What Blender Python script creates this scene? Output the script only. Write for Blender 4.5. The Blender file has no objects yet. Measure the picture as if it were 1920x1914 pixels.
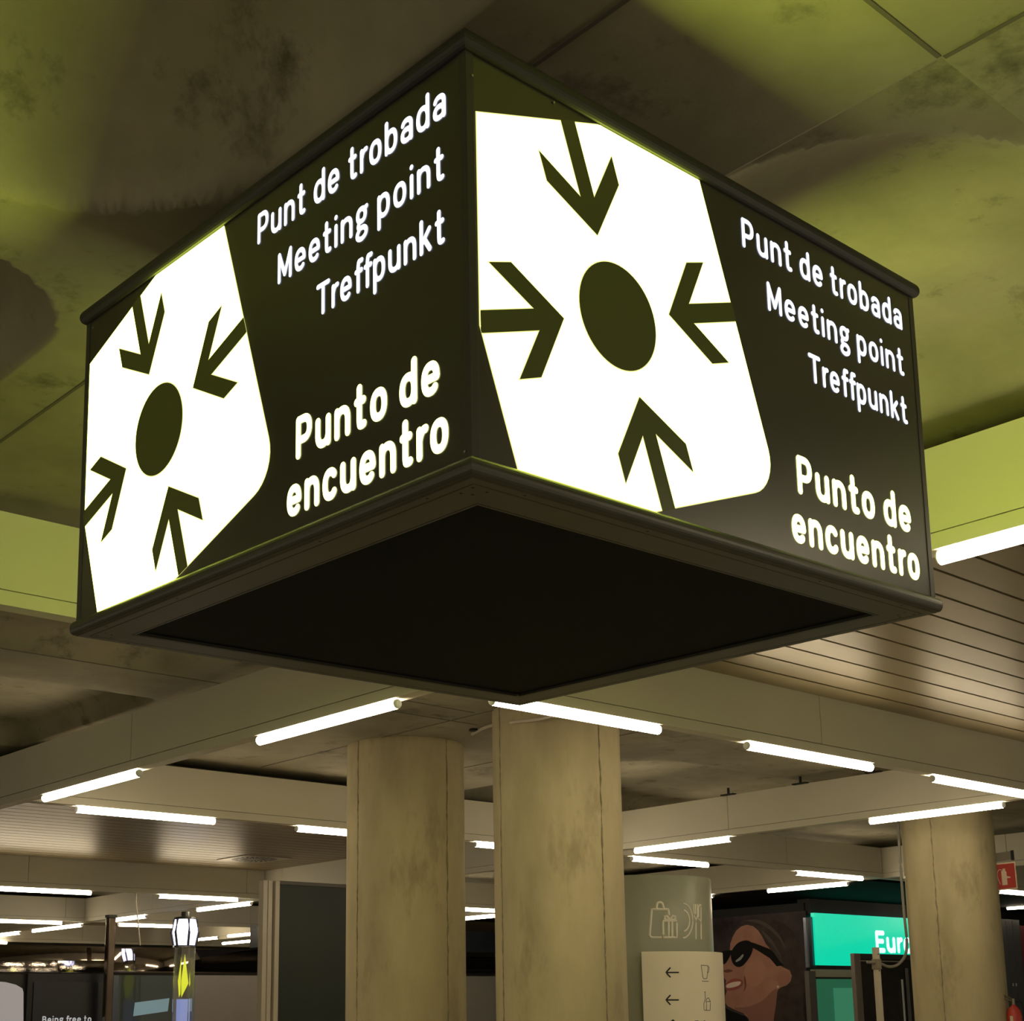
import bpy, bmesh, math, random
from mathutils import Vector, Matrix
random.seed(7)
C = bpy.context.scene.collection
SC = bpy.context.scene

# ------------------------------------------------------------------ camera
YAW, PIT, ROLL, FPX, PCY, PCX = 0.7463, 0.2056, -0.0169, 2702.7, 1338.1, 960.0
EYE = Vector((0, 0, 1.6))
fw = Vector((math.sin(YAW)*math.cos(PIT), math.cos(YAW)*math.cos(PIT), math.sin(PIT)))
rt0 = Vector((math.cos(YAW), -math.sin(YAW), 0)); up0 = rt0.cross(fw)
rt = rt0*math.cos(ROLL) + up0*math.sin(ROLL)
up = -rt0*math.sin(ROLL) + up0*math.cos(ROLL)
cam = bpy.data.cameras.new('camera'); camo = bpy.data.objects.new('camera', cam); C.objects.link(camo)
camo.matrix_world = Matrix(((rt.x, up.x, -fw.x, EYE.x), (rt.y, up.y, -fw.y, EYE.y), (rt.z, up.z, -fw.z, EYE.z), (0, 0, 0, 1)))
cam.sensor_width = 36; cam.sensor_fit = 'HORIZONTAL'; cam.lens = 36*FPX/1920
cam.shift_y = (PCY-957)/1920; cam.clip_start = .05; cam.clip_end = 200
SC.camera = camo

# ------------------------------------------------------------------ world, exposure
w = bpy.data.worlds.new('hall_air'); SC.world = w; w.use_nodes = True
w.node_tree.nodes['Background'].inputs[0].default_value = (1.0, .88, .66, 1)
w.node_tree.nodes['Background'].inputs[1].default_value = .48
SC.view_settings.view_transform = 'Standard'; SC.view_settings.look = 'None'
SC.view_settings.gamma = 1; SC.view_settings.exposure = 0.0; SC.view_settings.use_curve_mapping = False
TUBE = 29.0            # strength of the linear lamps
SIGN = (8.2, 9.7, 1.25)  # light of the sign's yellow opal panel

# ------------------------------------------------------------------ helpers
K = 2.1                # building grid unit in metres, measured from eye height
def W(x, y, z): return Vector((K*x, K*y, 1.6+K*z))
def ray(px, py): return fw + rt*((px-PCX)/FPX) - up*((py-PCY)/FPX)
def onz(px, py, z): d = ray(px, py); return W(*(d*(z/d.z)))
def onx(px, py, x): d = ray(px, py); return W(*(d*(x/d.x)))
def ony(px, py, y): d = ray(px, py); return W(*(d*(y/d.y)))

def link(name, me, parent=None):
    o = bpy.data.objects.new(name, me); C.objects.link(o)
    if parent: o.parent = parent
    return o
def empty(name, loc, label, cat, group=None, rot=None):
    o = bpy.data.objects.new(name, None); C.objects.link(o); o.location = loc
    if rot: o.rotation_euler = rot
    o['label'] = label; o['category'] = cat; o.empty_display_size = .1
    if group: o['group'] = group
    return o
def tag(o, label, cat, group=None, kind=None):
    o['label'] = label; o['category'] = cat
    if group: o['group'] = group
    if kind: o['kind'] = kind
    return o
def build(name, bm, mats, parent=None, smooth=False, recalc=True):
    if recalc: bmesh.ops.recalc_face_normals(bm, faces=bm.faces)
    me = bpy.data.meshes.new(name); bm.to_mesh(me); bm.free()
    for m in (mats if isinstance(mats, (list, tuple)) else [mats]): me.materials.append(m)
    if smooth:
        for p in me.polygons: p.use_smooth = True
    return link(name, me, parent)
def struct(name, bm, mats, label, cat, smooth=False, recalc=True):
    return tag(build(name, bm, mats, None, smooth, recalc), label, cat, None, 'structure')
def box(bm, a, b, mi=0, bev=0):
    a = Vector(a); b = Vector(b)
    lo = Vector((min(a.x, b.x), min(a.y, b.y), min(a.z, b.z))); hi = Vector((max(a.x, b.x), max(a.y, b.y), max(a.z, b.z)))
    v = [bm.verts.new((x, y, z)) for x in (lo.x, hi.x) for y in (lo.y, hi.y) for z in (lo.z, hi.z)]
    fs = [bm.faces.new([v[i] for i in q]) for q in ((0, 1, 3, 2), (4, 6, 7, 5), (0, 4, 5, 1), (2, 3, 7, 6), (0, 2, 6, 4), (1, 5, 7, 3))]
    for f in fs: f.material_index = mi
    if bev:
        es = list({e for f in fs for e in f.edges})
        bmesh.ops.bevel(bm, geom=es, offset=bev, segments=3, affect='EDGES', profile=.5)
    return fs
def wbox(bm, a, b, mi=0, bev=0): return box(bm, W(*a), W(*b), mi, bev)
def quad(bm, pts, mi=0):
    f = bm.faces.new([bm.verts.new(p) for p in pts]); f.material_index = mi; return f
def tube(bm, pts, r, n=12, mi=0, cap=True):
    pts = [Vector(p) for p in pts]; rings = []
    ref = Vector((0, 0, 1))
    for i, p in enumerate(pts):
        d = (pts[min(i+1, len(pts)-1)]-pts[max(i-1, 0)]).normalized()
        a = d.cross(ref)
        if a.length < 1e-3: a = d.cross(Vector((1, 0, 0)))
        a.normalize(); b = d.cross(a).normalized()
        rr = r[i] if isinstance(r, (list, tuple)) else r
        rings.append([bm.verts.new(p+a*rr*math.cos(t)+b*rr*math.sin(t)) for t in [2*math.pi*k/n for k in range(n)]])
    for i in range(len(rings)-1):
        for k in range(n):
            bm.faces.new((rings[i][k], rings[i][(k+1) % n], rings[i+1][(k+1) % n], rings[i+1][k])).material_index = mi
    if cap:
        bm.faces.new(rings[0]).material_index = mi; bm.faces.new(rings[-1]).material_index = mi
def spline(pts, n=8):
    pts = [Vector(p) for p in pts]; out = []
    P = [pts[0]]+pts+[pts[-1]]
    for i in range(1, len(P)-2):
        for k in range(n):
            t = k/n
            out.append(.5*((2*P[i])+(-P[i-1]+P[i+1])*t+(2*P[i-1]-5*P[i]+4*P[i+1]-P[i+2])*t*t+(-P[i-1]+3*P[i]-3*P[i+1]+P[i+2])*t**3))
    out.append(pts[-1]); return out
def lathe(bm, c, prof, n=32, mi=0):
    rings = []
    for r, z in prof: rings.append([bm.verts.new((c[0]+r*math.cos(2*math.pi*k/n), c[1]+r*math.sin(2*math.pi*k/n), z)) for k in range(n)])
    for i in range(len(rings)-1):
        for k in range(n): bm.faces.new((rings[i][k], rings[i][(k+1) % n], rings[i+1][(k+1) % n], rings[i+1][k])).material_index = mi
    bm.faces.new(rings[0]); bm.faces.new(rings[-1])

# ------------------------------------------------------------------ materials
def mat(name, col, rough=.6, metal=0, spec=.5, coat=0):
    m = bpy.data.materials.new(name); m.use_nodes = True
    b = m.node_tree.nodes['Principled BSDF']
    b.inputs['Base Color'].default_value = (*col, 1); b.inputs['Roughness'].default_value = rough
    b.inputs['Metallic'].default_value = metal; b.inputs['Specular IOR Level'].default_value = spec
    b.inputs['Coat Weight'].default_value = coat
    return m
def emit(name, col, s=1, base=(.1, .1, .1)):
    m = mat(name, base, .35); b = m.node_tree.nodes['Principled BSDF']
    b.inputs['Emission Color'].default_value = (*col, 1); b.inputs['Emission Strength'].default_value = s
    return m
def noisy(name, c1, c2, scale=3, rough=.8, bump=0, stretch=(1, 1, 1), detail=8, c3=None, scale3=1, lo=.35, hi=.65, t3=(.55, .75), metal=0, coat=0, spec=.4):
    m = mat(name, c1, rough, metal, spec, coat); nt = m.node_tree; N = nt.nodes; L = nt.links; b = N['Principled BSDF']
    tc = N.new('ShaderNodeTexCoord'); mp = N.new('ShaderNodeMapping'); mp.inputs['Scale'].default_value = stretch
    L.new(tc.outputs['Object'], mp.inputs[0])
    n = N.new('ShaderNodeTexNoise'); n.inputs['Scale'].default_value = scale; n.inputs['Detail'].default_value = detail; n.inputs['Roughness'].default_value = .62
    L.new(mp.outputs[0], n.inputs['Vector'])
    r = N.new('ShaderNodeMapRange'); r.inputs['From Min'].default_value = lo; r.inputs['From Max'].default_value = hi
    L.new(n.outputs['Fac'], r.inputs['Value'])
    mx = N.new('ShaderNodeMix'); mx.data_type = 'RGBA'; mx.inputs['A'].default_value = (*c1, 1); mx.inputs['B'].default_value = (*c2, 1)
    L.new(r.outputs[0], mx.inputs['Factor']); out = mx.outputs['Result']
    if c3:
        n3 = N.new('ShaderNodeTexNoise'); n3.inputs['Scale'].default_value = scale3; n3.inputs['Detail'].default_value = 10; n3.inputs['Roughness'].default_value = .7
        L.new(mp.outputs[0], n3.inputs['Vector'])
        r3 = N.new('ShaderNodeMapRange'); r3.inputs['From Min'].default_value = t3[0]; r3.inputs['From Max'].default_value = t3[1]
        L.new(n3.outputs['Fac'], r3.inputs['Value'])
        m3 = N.new('ShaderNodeMix'); m3.data_type = 'RGBA'; m3.inputs['B'].default_value = (*c3, 1)
        L.new(out, m3.inputs['A']); L.new(r3.outputs[0], m3.inputs['Factor']); out = m3.outputs['Result']
    L.new(out, b.inputs['Base Color'])
    if bump:
        bp = N.new('ShaderNodeBump'); bp.inputs['Strength'].default_value = bump; bp.inputs['Distance'].default_value = .02
        L.new(n.outputs['Fac'], bp.inputs['Height']); L.new(bp.outputs[0], b.inputs['Normal'])
    return m
M_slab = noisy('raw_concrete_ceiling', (.36, .33, .235), (.235, .215, .15), 1.0, .9, .6, c3=(.12, .11, .07), scale3=2.4, t3=(.56, .70))
M_dirt = mat('dark_joint', (.11, .10, .08), .9)
M_col = noisy('column_concrete', (.50, .43, .26), (.33, .285, .17), 1.4, .85, .25, (1, 1, .33), c3=(.215, .175, .10), scale3=1.9, t3=(.55, .75))
M_white = noisy('white_fascia', (.66, .63, .52), (.62, .59, .49), .8, .45)
M_reveal = mat('fascia_reveal', (.22, .21, .17), .6)
M_slat = noisy('metal_slat', (.30, .245, .135), (.265, .215, .12), .5, .40, metal=.3)
M_gap = mat('slat_gap', (.035, .032, .03), .9)
M_floor = noisy('terrazzo_floor', (.50, .45, .36), (.42, .38, .30), 6, .3)
M_wall = noisy('far_wall', (.20, .19, .165), (.16, .15, .13), .4, .6)
M_black = noisy('black_powder_coat', (.022, .022, .018), (.027, .027, .022), 2, .42)
M_frame = noisy('dark_grey_aluminium', (.055, .056, .045), (.065, .066, .052), 2, .38, metal=.3)
M_rim = mat('black_rim', (.016, .016, .015), .5)
M_under = mat('black_underside', (.002, .0035, .0025), .6, 0, .06)
M_film = mat('black_sign_film', (.025, .025, .015), .30, 0, 1.0)
M_symfilm = mat('dark_symbol_film', (.018, .020, .010), .3)
M_symfilm.node_tree.nodes['Principled BSDF'].inputs['Emission Color'].default_value = (.019, .021, .002, 1)  # faint olive glare and scatter over the dark film, painted as emission
M_symfilm.node_tree.nodes['Principled BSDF'].inputs['Emission Strength'].default_value = 1
M_picto = emit('lit_yellow_opal', SIGN, 1)
M_fringe = emit('glow_fringe_yellow', (1.0, 1.0, .30), 1)  # halo fringe round symbol, arrows and disc, painted as weak emission
M_ltwhite = emit('lit_white_lettering', (1.2, 1.28, 1.6), 1)
M_ltyel = emit('lit_yellow_lettering', (2.6, 2.7, .95), 1)
M_screw = mat('steel_screw', (.5, .5, .5), .3, 1)
M_hole = mat('screw_hole', (.005, .005, .005), .7)
M_tube = emit('lamp_diffuser', (1.0, .83, .58), TUBE, (.8, .8, .8))
M_cap = mat('lamp_end_cap', (.6, .6, .58), .4)
M_kiosk = noisy('dark_green_panel', (.016, .024, .016), (.020, .028, .019), 1, .5)
M_profile = mat('pale_profile', (.50, .45, .36), .4)
M_profgap = mat('profile_gap', (.10, .09, .075), .6)

# ------------------------------------------------------------------ raw concrete ceiling with coffers
ZS = 1.3
Q = ZS/1.4            # plan coordinates of everything measured on the slab
def rr_in(x, y, R):
    x0, x1, y0, y1, r = R[:5]
    qx = abs(x-(x0+x1)/2)-(x1-x0)/2+r; qy = abs(y-(y0+y1)/2)-(y1-y0)/2+r
    return -(math.hypot(max(qx, 0), max(qy, 0))+min(max(qx, qy), 0)-r)
# x0, x1, y0, y1, corner radius, edge width, depth
COF = [(1.83, 2.98, 1.0, 3.1, .42, .22, .09), (-.7, 1.20, .35, 2.245, .38, .26, .30), (-.9, 1.19, 2.44, 3.9, .30, .14, .16),
       (.9, 2.9, 4.0, 5.22, .1, .2, .08), (.9, 3.1, 5.67, 7.1, .06, .10, .10), (5.95, 8.2, 3.1, 4.86, .35, .14, .14),
       (5.95, 8.4, 5.35, 7.2, .35, .14, .14), (2.1, 4.3, -1, .52, .4, .4, .15),]
STEP = [(1.797, 3.6, .965, 3.1, .0), ]
COF = [tuple(q*Q for q in R) for R in COF]; STEP = [tuple(q*Q for q in R) for R in STEP]
def slab_z(x, y):
    z = ZS
    for R in COF:
        s = rr_in(x, y, R)
        if s > 0:
            t = min(s/R[5], 1); z = max(z, ZS+.010+R[6]*t*(2-t))
    for R in STEP:
        if rr_in(x, y, R) > 0.0: z += .016
    return z
bm = bmesh.new()
def axis(a, b, fine, far, extra=()):
    v = []; t = a
    while t < b: v.append(t); t += fine
    t = b
    while t < far: v.append(t); t += .6
    return sorted(set([round(q, 4) for q in v]+list(extra)))
fine = lambda a, b, st: [round(a+i*st, 4) for i in range(int((b-a)/st))]
xs = axis(-1.6, 8.0, .032, 24, [1.797*Q-.0015, 1.797*Q+.0015]+fine(.85, 1.2, .011)+fine(1.63, 2.55, .011)); ys = axis(-1.2, 6.9, .032, 27, [.965*Q-.0015, .965*Q+.0015]+fine(.90, 1.5, .011)+fine(1.9, 2.5, .011))
grid = [[bm.verts.new(W(x, y, slab_z(x, y))) for y in ys] for x in xs]
for i in range(len(xs)-1):
    for j in range(len(ys)-1): bm.faces.new((grid[i][j], grid[i+1][j], grid[i+1][j+1], grid[i][j+1]))
slab = struct('ceiling', bm, [M_slab], 'raw stained concrete slab ceiling with shallow rounded coffers', 'ceiling', True, False)
# panel joints scored in the slab, the only lines that are flat ribbons under the ribs
bm = bmesh.new()
def joint(a, b, wd=.0035):
    a = Vector((*a, 0))*Q; b = Vector((*b, 0))*Q; d = (b-a).normalized(); n = Vector((-d.y, d.x, 0))*wd
    z = ZS-.0015
    lo = [W(p.x, p.y, z) for p in (a-n, b-n, b+n, a+n)]; hi = [W(p.x, p.y, z+.004) for p in (a-n, b-n, b+n, a+n)]
    vl = [bm.verts.new(p) for p in lo]; vh = [bm.verts.new(p) for p in hi]
    bm.faces.new(vl); bm.faces.new(vh)
    for i in range(4): bm.faces.new((vl[i], vl[(i+1) % 4], vh[(i+1) % 4], vh[i]))
for a, b in (((1.345, -.5), (1.345, 3.9)), ((1.3, .965), (1.79, .965)), ((1.797, -.5), (1.797, .96)), ((2.0, 5.23), (4.6, 5.23)),
             ((3.2, 4.98), (4.4, 5.02)), ((4.43, 3.4), (4.43, 6.9)), ((3.6, 4.45), (4.4, 4.45)), ((4.95, 4.3), (6.9, 4.3)), ((5.37, 3.4), (5.37, 6.9)), ((2.0, 3.6), (2.0, 4.0))): joint(a, b)
struct('trim_1', bm, [M_dirt], 'dark casting joints between the slab panels', 'joint')

# ------------------------------------------------------------------ white fascia beams, grid of the dropped ceiling
ZB, ZT, ZR = 1.013, 1.253, 1.050
ntrim = [2]
def beam(axis_, c, a, b, label, th=.055):
    """fascia beam along axis 'x' or 'y' at coordinate c of its near face, from a to b, panel joints every 1.9"""
    bm = bmesh.new()
    def bx(p0, p1, lo, hi, q0, q1, mi):
        if axis_ == 'y': wbox(bm, (q0, p0, lo), (q1, p1, hi), mi)
        else: wbox(bm, (p0, q0, lo), (p1, q1, hi), mi)
    L = []; t = a
    while t < b-1e-6:
        e = min(t+1.95, b); L.append((t, e)); t = e
    for s, e in L: bx(s+.002, e-.002, ZR+.003, ZT, c, c+th, 0)
    bx(a, b, ZB, ZR, c, c+th, 0)
    bx(a, b, ZR-.001, ZT-.01, c+.006, c+th-.006, 1)
    o = struct('trim_%d' % ntrim[0], bm, [M_white, M_reveal], label, 'fascia'); ntrim[0] += 1
    return o
X1, X2, X2b, X3 = 2.82, 6.70, 6.90, 9.95
Y1, Y2, Y3, Y4 = 3.37, 6.42, 10.65, 14.07
T = .055
beam('y', X1, -1.5, Y1, 'pale fascia right of the sign, lit lime by its back')
beam('x', Y1, -3.0, X1, 'pale fascia left of the sign, lit lime by its back')
beam('y', X1, Y1+T, 9.2, 'pale fascia running left from behind the sign')
beam('x', Y1, X1+T, 12, 'pale fascia running right from behind the sign')
beam('x', Y2, X1+T, X2, 'pale fascia left of the concrete columns')
bD = beam('y', X2, Y1+T, Y2+T, 'pale fascia right of the concrete columns')
for py_ in ((1365, 1489), (1500, 1467), (1637, 1446)):
    p = onx(*py_, X2-.012)
    bm = bmesh.new(); box(bm, (p.x-.03, p.y-.10, 1.6+K*ZT-.004), (p.x+.05, p.y+.10, 1.6+K*ZT+.012)); box(bm, (p.x, p.y-.012, 1.6+K*ZT), (p.x+.02, p.y+.012, 1.6+K*ZT+.09))
    build('bracket', bm, M_hole, bD)
beam('x', Y2+.03, X2+T, X3, 'fascia above the tall wayfinding drum')
beam('y', X3, Y1+T, Y2+.03, 'fascia behind the right-hand pillar')
beam('y', X3, Y2+.09, Y3, 'fascia above the black shop front')
beam('x', Y2+.05, X3+T, 20, 'fascia behind the red extinguisher sign')
beam('x', Y3, X1, X2b, 'fascia past the slatted ceiling at left')
beam('y', X2b, Y2+T, Y3, 'fascia above the dark green kiosk')
beam('y', X2b+.03, Y3+T, Y4, 'fascia above the lantern')
beam('x', Y3-.11, X2b+T, X3, 'far fascia glimpsed between the two columns')
beam('y', X3, Y3+T, 17.6, 'farther fascia above the shop at the back')
beam('x', Y4, X1, X2b+.03, 'far fascia above the mirror-clad shop')
beam('x', Y4, X2b+.085, X3, 'far fascia behind the lantern')
beam('y', X2b+.1, Y4+T, 18, 'farthest fascia at the left')
beam('y', 13.95, Y2+.11, 11, 'fascia at the far right')
beam('x', 18.0, 3, 16, 'farthest fascia across the hall')
beam('x', -1.5, -3, X1, 'fascia behind the viewer')

# ------------------------------------------------------------------ slatted metal ceilings
def slats(n, x0, x1, y0, y1, label, pitch=.139, z=ZT):
    bm = bmesh.new(); y = y1
    while y > y0:
        a = max(y-pitch+.010, y0)
        if y-a > .01: wbox(bm, (x0, a, z), (x1, y-.002, z+.006), 0)
        y -= pitch
    wbox(bm, (x0, y0, z+.012), (x1, y1, z+.016), 1)
    struct('ceiling_%d' % n, bm, [M_slat, M_gap], label, 'ceiling')
slats(2, X1+T, 12, -1.5, Y1, 'brushed metal slatted ceiling right of the sign')
slats(3, X1+T, X2b, Y2+T, Y3, 'brushed metal slatted ceiling left of the columns')
slats(4, 2.0, 20, 14.2, 18, 'far metal ceiling across the hall')
slats(5, X3+T, 13.9, 8.4, 14, 'metal ceiling behind the shop front')
slats(6, -5, X1, 9.3, 18, 'metal ceiling at far left')
slats(8, -9, -1.62, -1.5, 9.2, 'slatted metal ceiling left of the viewer')
slats(7, -5, X1, -6, -1.52, 'slatted metal ceiling behind the viewer')

# ------------------------------------------------------------------ floor and outer walls
bm = bmesh.new(); box(bm, (-14, -14, -.1), (46, 46, 0)); struct('floor', bm, [M_floor], 'pale polished terrazzo floor below the frame', 'floor')
bm = bmesh.new(); box(bm, (-14, 45, 0), (46, 45.3, 4.3)); struct('wall_back', bm, [M_wall], 'grey wall at the far end of the hall', 'wall')
bm = bmesh.new(); box(bm, (45, -14, 0), (45.3, 45, 4.3)); struct('wall_right', bm, [M_wall], 'grey wall at the far right', 'wall')

# ------------------------------------------------------------------ linear ceiling lamps
lamp_src = {}
def lamp(axis_, c, a, b, label, group):
    ln = K*(b-a); key = round(ln, 2)
    p = W((a+b)/2, c+.015, .9945) if axis_ == 'x' else W(c+.015, (a+b)/2, .9945)
    t = empty('linear_ceiling_lamp', p, label, 'lamp', group, (0, 0, 0 if axis_ == 'x' else math.pi/2))
    bm = bmesh.new(); tube(bm, [(-ln/2+.03, 0, 0), (ln/2-.03, 0, 0)], .035, 14)
    build('diffuser', bm, M_tube, t, True)
    for s in (-1, 1):
        bm = bmesh.new(); tube(bm, [(s*(ln/2-.03), 0, 0), (s*(ln/2-.02), 0, 0), (s*(ln/2-.014), 0, 0)], [.0355, .031, .020], 14)
        build('end_cap', bm, M_cap, t)
    return t
G = 'linear lamps on the fascia edges'
c = X1+.0
lamp('y', X1, .82, 1.645, 'bright linear lamp right of the sign under the lime fascia', G)
lamp('y', X1, 3.60, 4.44, 'linear lamp left of the columns just under the sign', G)
lamp('y', X1, 5.31, 6.21, 'linear lamp at left, the nearer edge of the open bay', G)
lamp('x', Y1, 3.03, 3.86, 'linear lamp touching the lowest corner of the sign, over the columns', G)
lamp('x', Y1, 4.34, 5.20, 'linear lamp second to the right from the sign corner', G)
lamp('x', Y1, 5.65, 6.51, 'linear lamp at the right frame edge, highest below the slats', G)
lamp('x', Y2, 3.09, 3.87, 'longest linear lamp at left, over the slatted ceiling', G)
lamp('x', Y2, 4.35, 5.20, 'linear lamp half hidden by the left column', G)
lamp('x', Y2, 5.62, 6.45, 'linear lamp whose tip shows between the two columns', G)
lamp('y', X2, 5.36, 6.15, 'upper lamp of the pair meeting beside the right column', G)
lamp('y', X2, 3.61, 4.42, 'linear lamp crossing the head of the right-hand pillar', G)
lamp('x', Y2+.03, 7.02, 7.82, 'lower lamp of the pair meeting beside the right column', G)
lamp('x', Y2+.03, 8.81, 9.69, 'short upper lamp left of the right-hand pillar', G)
lamp('y', X3, 6.78, 7.61, 'linear lamp above the green shop sign, over the black canopy', G)
lamp('y', X3, 8.19, 9.0, 'linear lamp mostly hidden behind the wayfinding drum', G)
lamp('x', Y2+.08, 11.84, 12.7, 'linear lamp right of the pillar beneath the extinguisher sign', G)
lamp('y', 13.98, 6.8, 7.62, 'lowest linear lamp at the right frame edge', G)
lamp('x', Y3, 4.40, 5.31, 'linear lamp at the left frame edge, the higher of two', G)
lamp('x', Y3, 5.88, 6.65, 'linear lamp left of the kiosk, highest of its cluster', G)
lamp('y', X2b+.04, 10.93, 11.86, 'slanting linear lamp above right of the lantern', G)
lamp('y', X2b+.05, 12.82, 13.6, 'slanting linear lamp above the black shop post', G)
lamp('x', Y4, 5.80, 6.70, 'linear lamp at the left frame edge, the lower of two', G)
lamp('x', Y4, 7.31, 8.1, 'horizontal linear lamp left of the lantern', G)
lamp('y', X2b+.11, 14.3, 15.5, 'slanting lamp left of the black shop post', G)
lamp('y', X2b+.13, 15.85, 17.0, 'slanting lamp nearest the left frame edge, small and far', G)
lamp('x', Y3-.11, 8.62, 9.5, 'upper of two far lamps between the columns', G)
lamp('y', X3+.02, 11.0, 11.9, 'lower of two far lamps between the columns', G)
for x0, a_, b_, nm in ((9.48, 14.6, 15.45, 'small far lamp right of the lantern, touching the kiosk profile'), (9.55, 15.78, 16.3, 'short far lamp just right of the lantern'), (10.35, 15.9, 17.0, 'lowest far lamp between lantern and kiosk')):
    lamp('y', x0, a_, b_, nm, G)
lamp('x', 17.9, 6.9, 7.8, 'faint far lamp seen over the black shop post', G)
for y0, nm in ((-.6, 'unseen linear lamp added near the viewer on the right fascia'),): lamp('y', X1, y0, y0+.82, nm, G)  # continues the lamp row out of view, added to supply light
lamp('x', -1.5, 1.2, 2.0, 'unseen linear lamp added behind the viewer, right', 'added lamps behind the viewer')  # extra lamp out of view, added to light the bay round the sign
for x0, y0, nm in ((-1.7, 1.0, 'unseen linear lamp added left of the viewer, nearer'), (-1.7, 2.8, 'unseen linear lamp added left of the viewer, farther'), (-4.0, 1.9, 'unseen linear lamp added left of the viewer, outermost')): lamp('y', x0, y0, y0+.85, nm, 'added lamps left of the viewer')  # unseen lamps added to put a sheen on the sign faces
lamp('x', -1.5, -.2, .6, 'unseen linear lamp added behind the viewer, left', 'added lamps behind the viewer')  # second unseen lamp added behind, for the same bay

# ------------------------------------------------------------------ meeting point sign
SW, SD, SH = 2.0, 1.9689, 1.0467
def rotv(a):
    a = Vector(a); return Matrix.Rotation(a.length, 4, a.normalized())
sign = empty('hanging_cube_sign', (0, 0, 0), 'large black illuminated four-sided meeting point sign hanging from the ceiling', 'sign')
sign.matrix_world = Matrix.Translation((2.0725, 2.3629, 1.2642+1.6)) @ rotv((0.013, -0.0172, 0.0056))

def clip(bm, u0, u1, v0, v1):
    for co, no in (((u0, 0, 0), (-1, 0, 0)), ((u1, 0, 0), (1, 0, 0)), ((0, v0, 0), (0, -1, 0)), ((0, v1, 0), (0, 1, 0))):
        bmesh.ops.bisect_plane(bm, geom=bm.verts[:]+bm.edges[:]+bm.faces[:], plane_co=co, plane_no=no, clear_outer=True)
def flat(pts, z, th=.0006):
    """prism of a 2D outline in the panel's plane"""
    bm = bmesh.new(); f = bm.faces.new([bm.verts.new((p[0], p[1], z)) for p in pts])
    f.normal_update(); bmesh.ops.triangulate(bm, faces=[f])
    return bm
TH = math.radians(19.0); PC = (.5196, .5118)
def loc2uv(x, y): return (PC[0]+x*math.cos(TH)-y*math.sin(TH), PC[1]+x*math.sin(TH)+y*math.cos(TH))
def offset(poly, d):
    n = len(poly); out = []
    area = sum(poly[i][0]*poly[(i+1) % n][1]-poly[(i+1) % n][0]*poly[i][1] for i in range(n))
    s = 1 if area > 0 else -1
    for i in range(n):
        p0, p1, p2 = Vector(poly[i-1]), Vector(poly[i]), Vector(poly[(i+1) % n])
        e1 = (p1-p0).normalized(); e2 = (p2-p1).normalized()
        n1 = Vector((e1.y, -e1.x))*s; n2 = Vector((e2.y, -e2.x))*s
        b = (n1+n2); b = b/max(b.length_squared, .25)*2*d if b.length_squared else n1*d
        out.append((p1.x+b.x, p1.y+b.y))
    return out
HS, CR = .5185, .115
sq = []
for cx, cy, a0 in ((1, 1, 0), (-1, 1, 90), (-1, -1, 180), (1, -1, 270)):
    for k in range(9):
        a = math.radians(a0+k*90/8); sq.append((cx*(HS-CR)+CR*math.cos(a), cy*(HS-CR)+CR*math.sin(a)))
arrow = [(0, .2165), (.144, .356), (.1445, .434), (.031, .322), (.0275, .318), (.0275, HS+.004), (-.0275, HS+.004), (-.0275, .318), (-.031, .322), (-.1445, .434), (-.144, .356)]
disc = [(.1465*math.cos(2*math.pi*k/64), .1465*math.sin(2*math.pi*k/64)) for k in range(64)]
arrow_o = [(x, min(y, HS-.0022)) for x, y in arrow]
def rotk(poly, k):
    a = k*math.pi/2; return [(x*math.cos(a)-y*math.sin(a), x*math.sin(a)+y*math.cos(a)) for x, y in poly]
U0, U1, V0, V1 = .032, 1.965, .003, SH-.002

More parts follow.
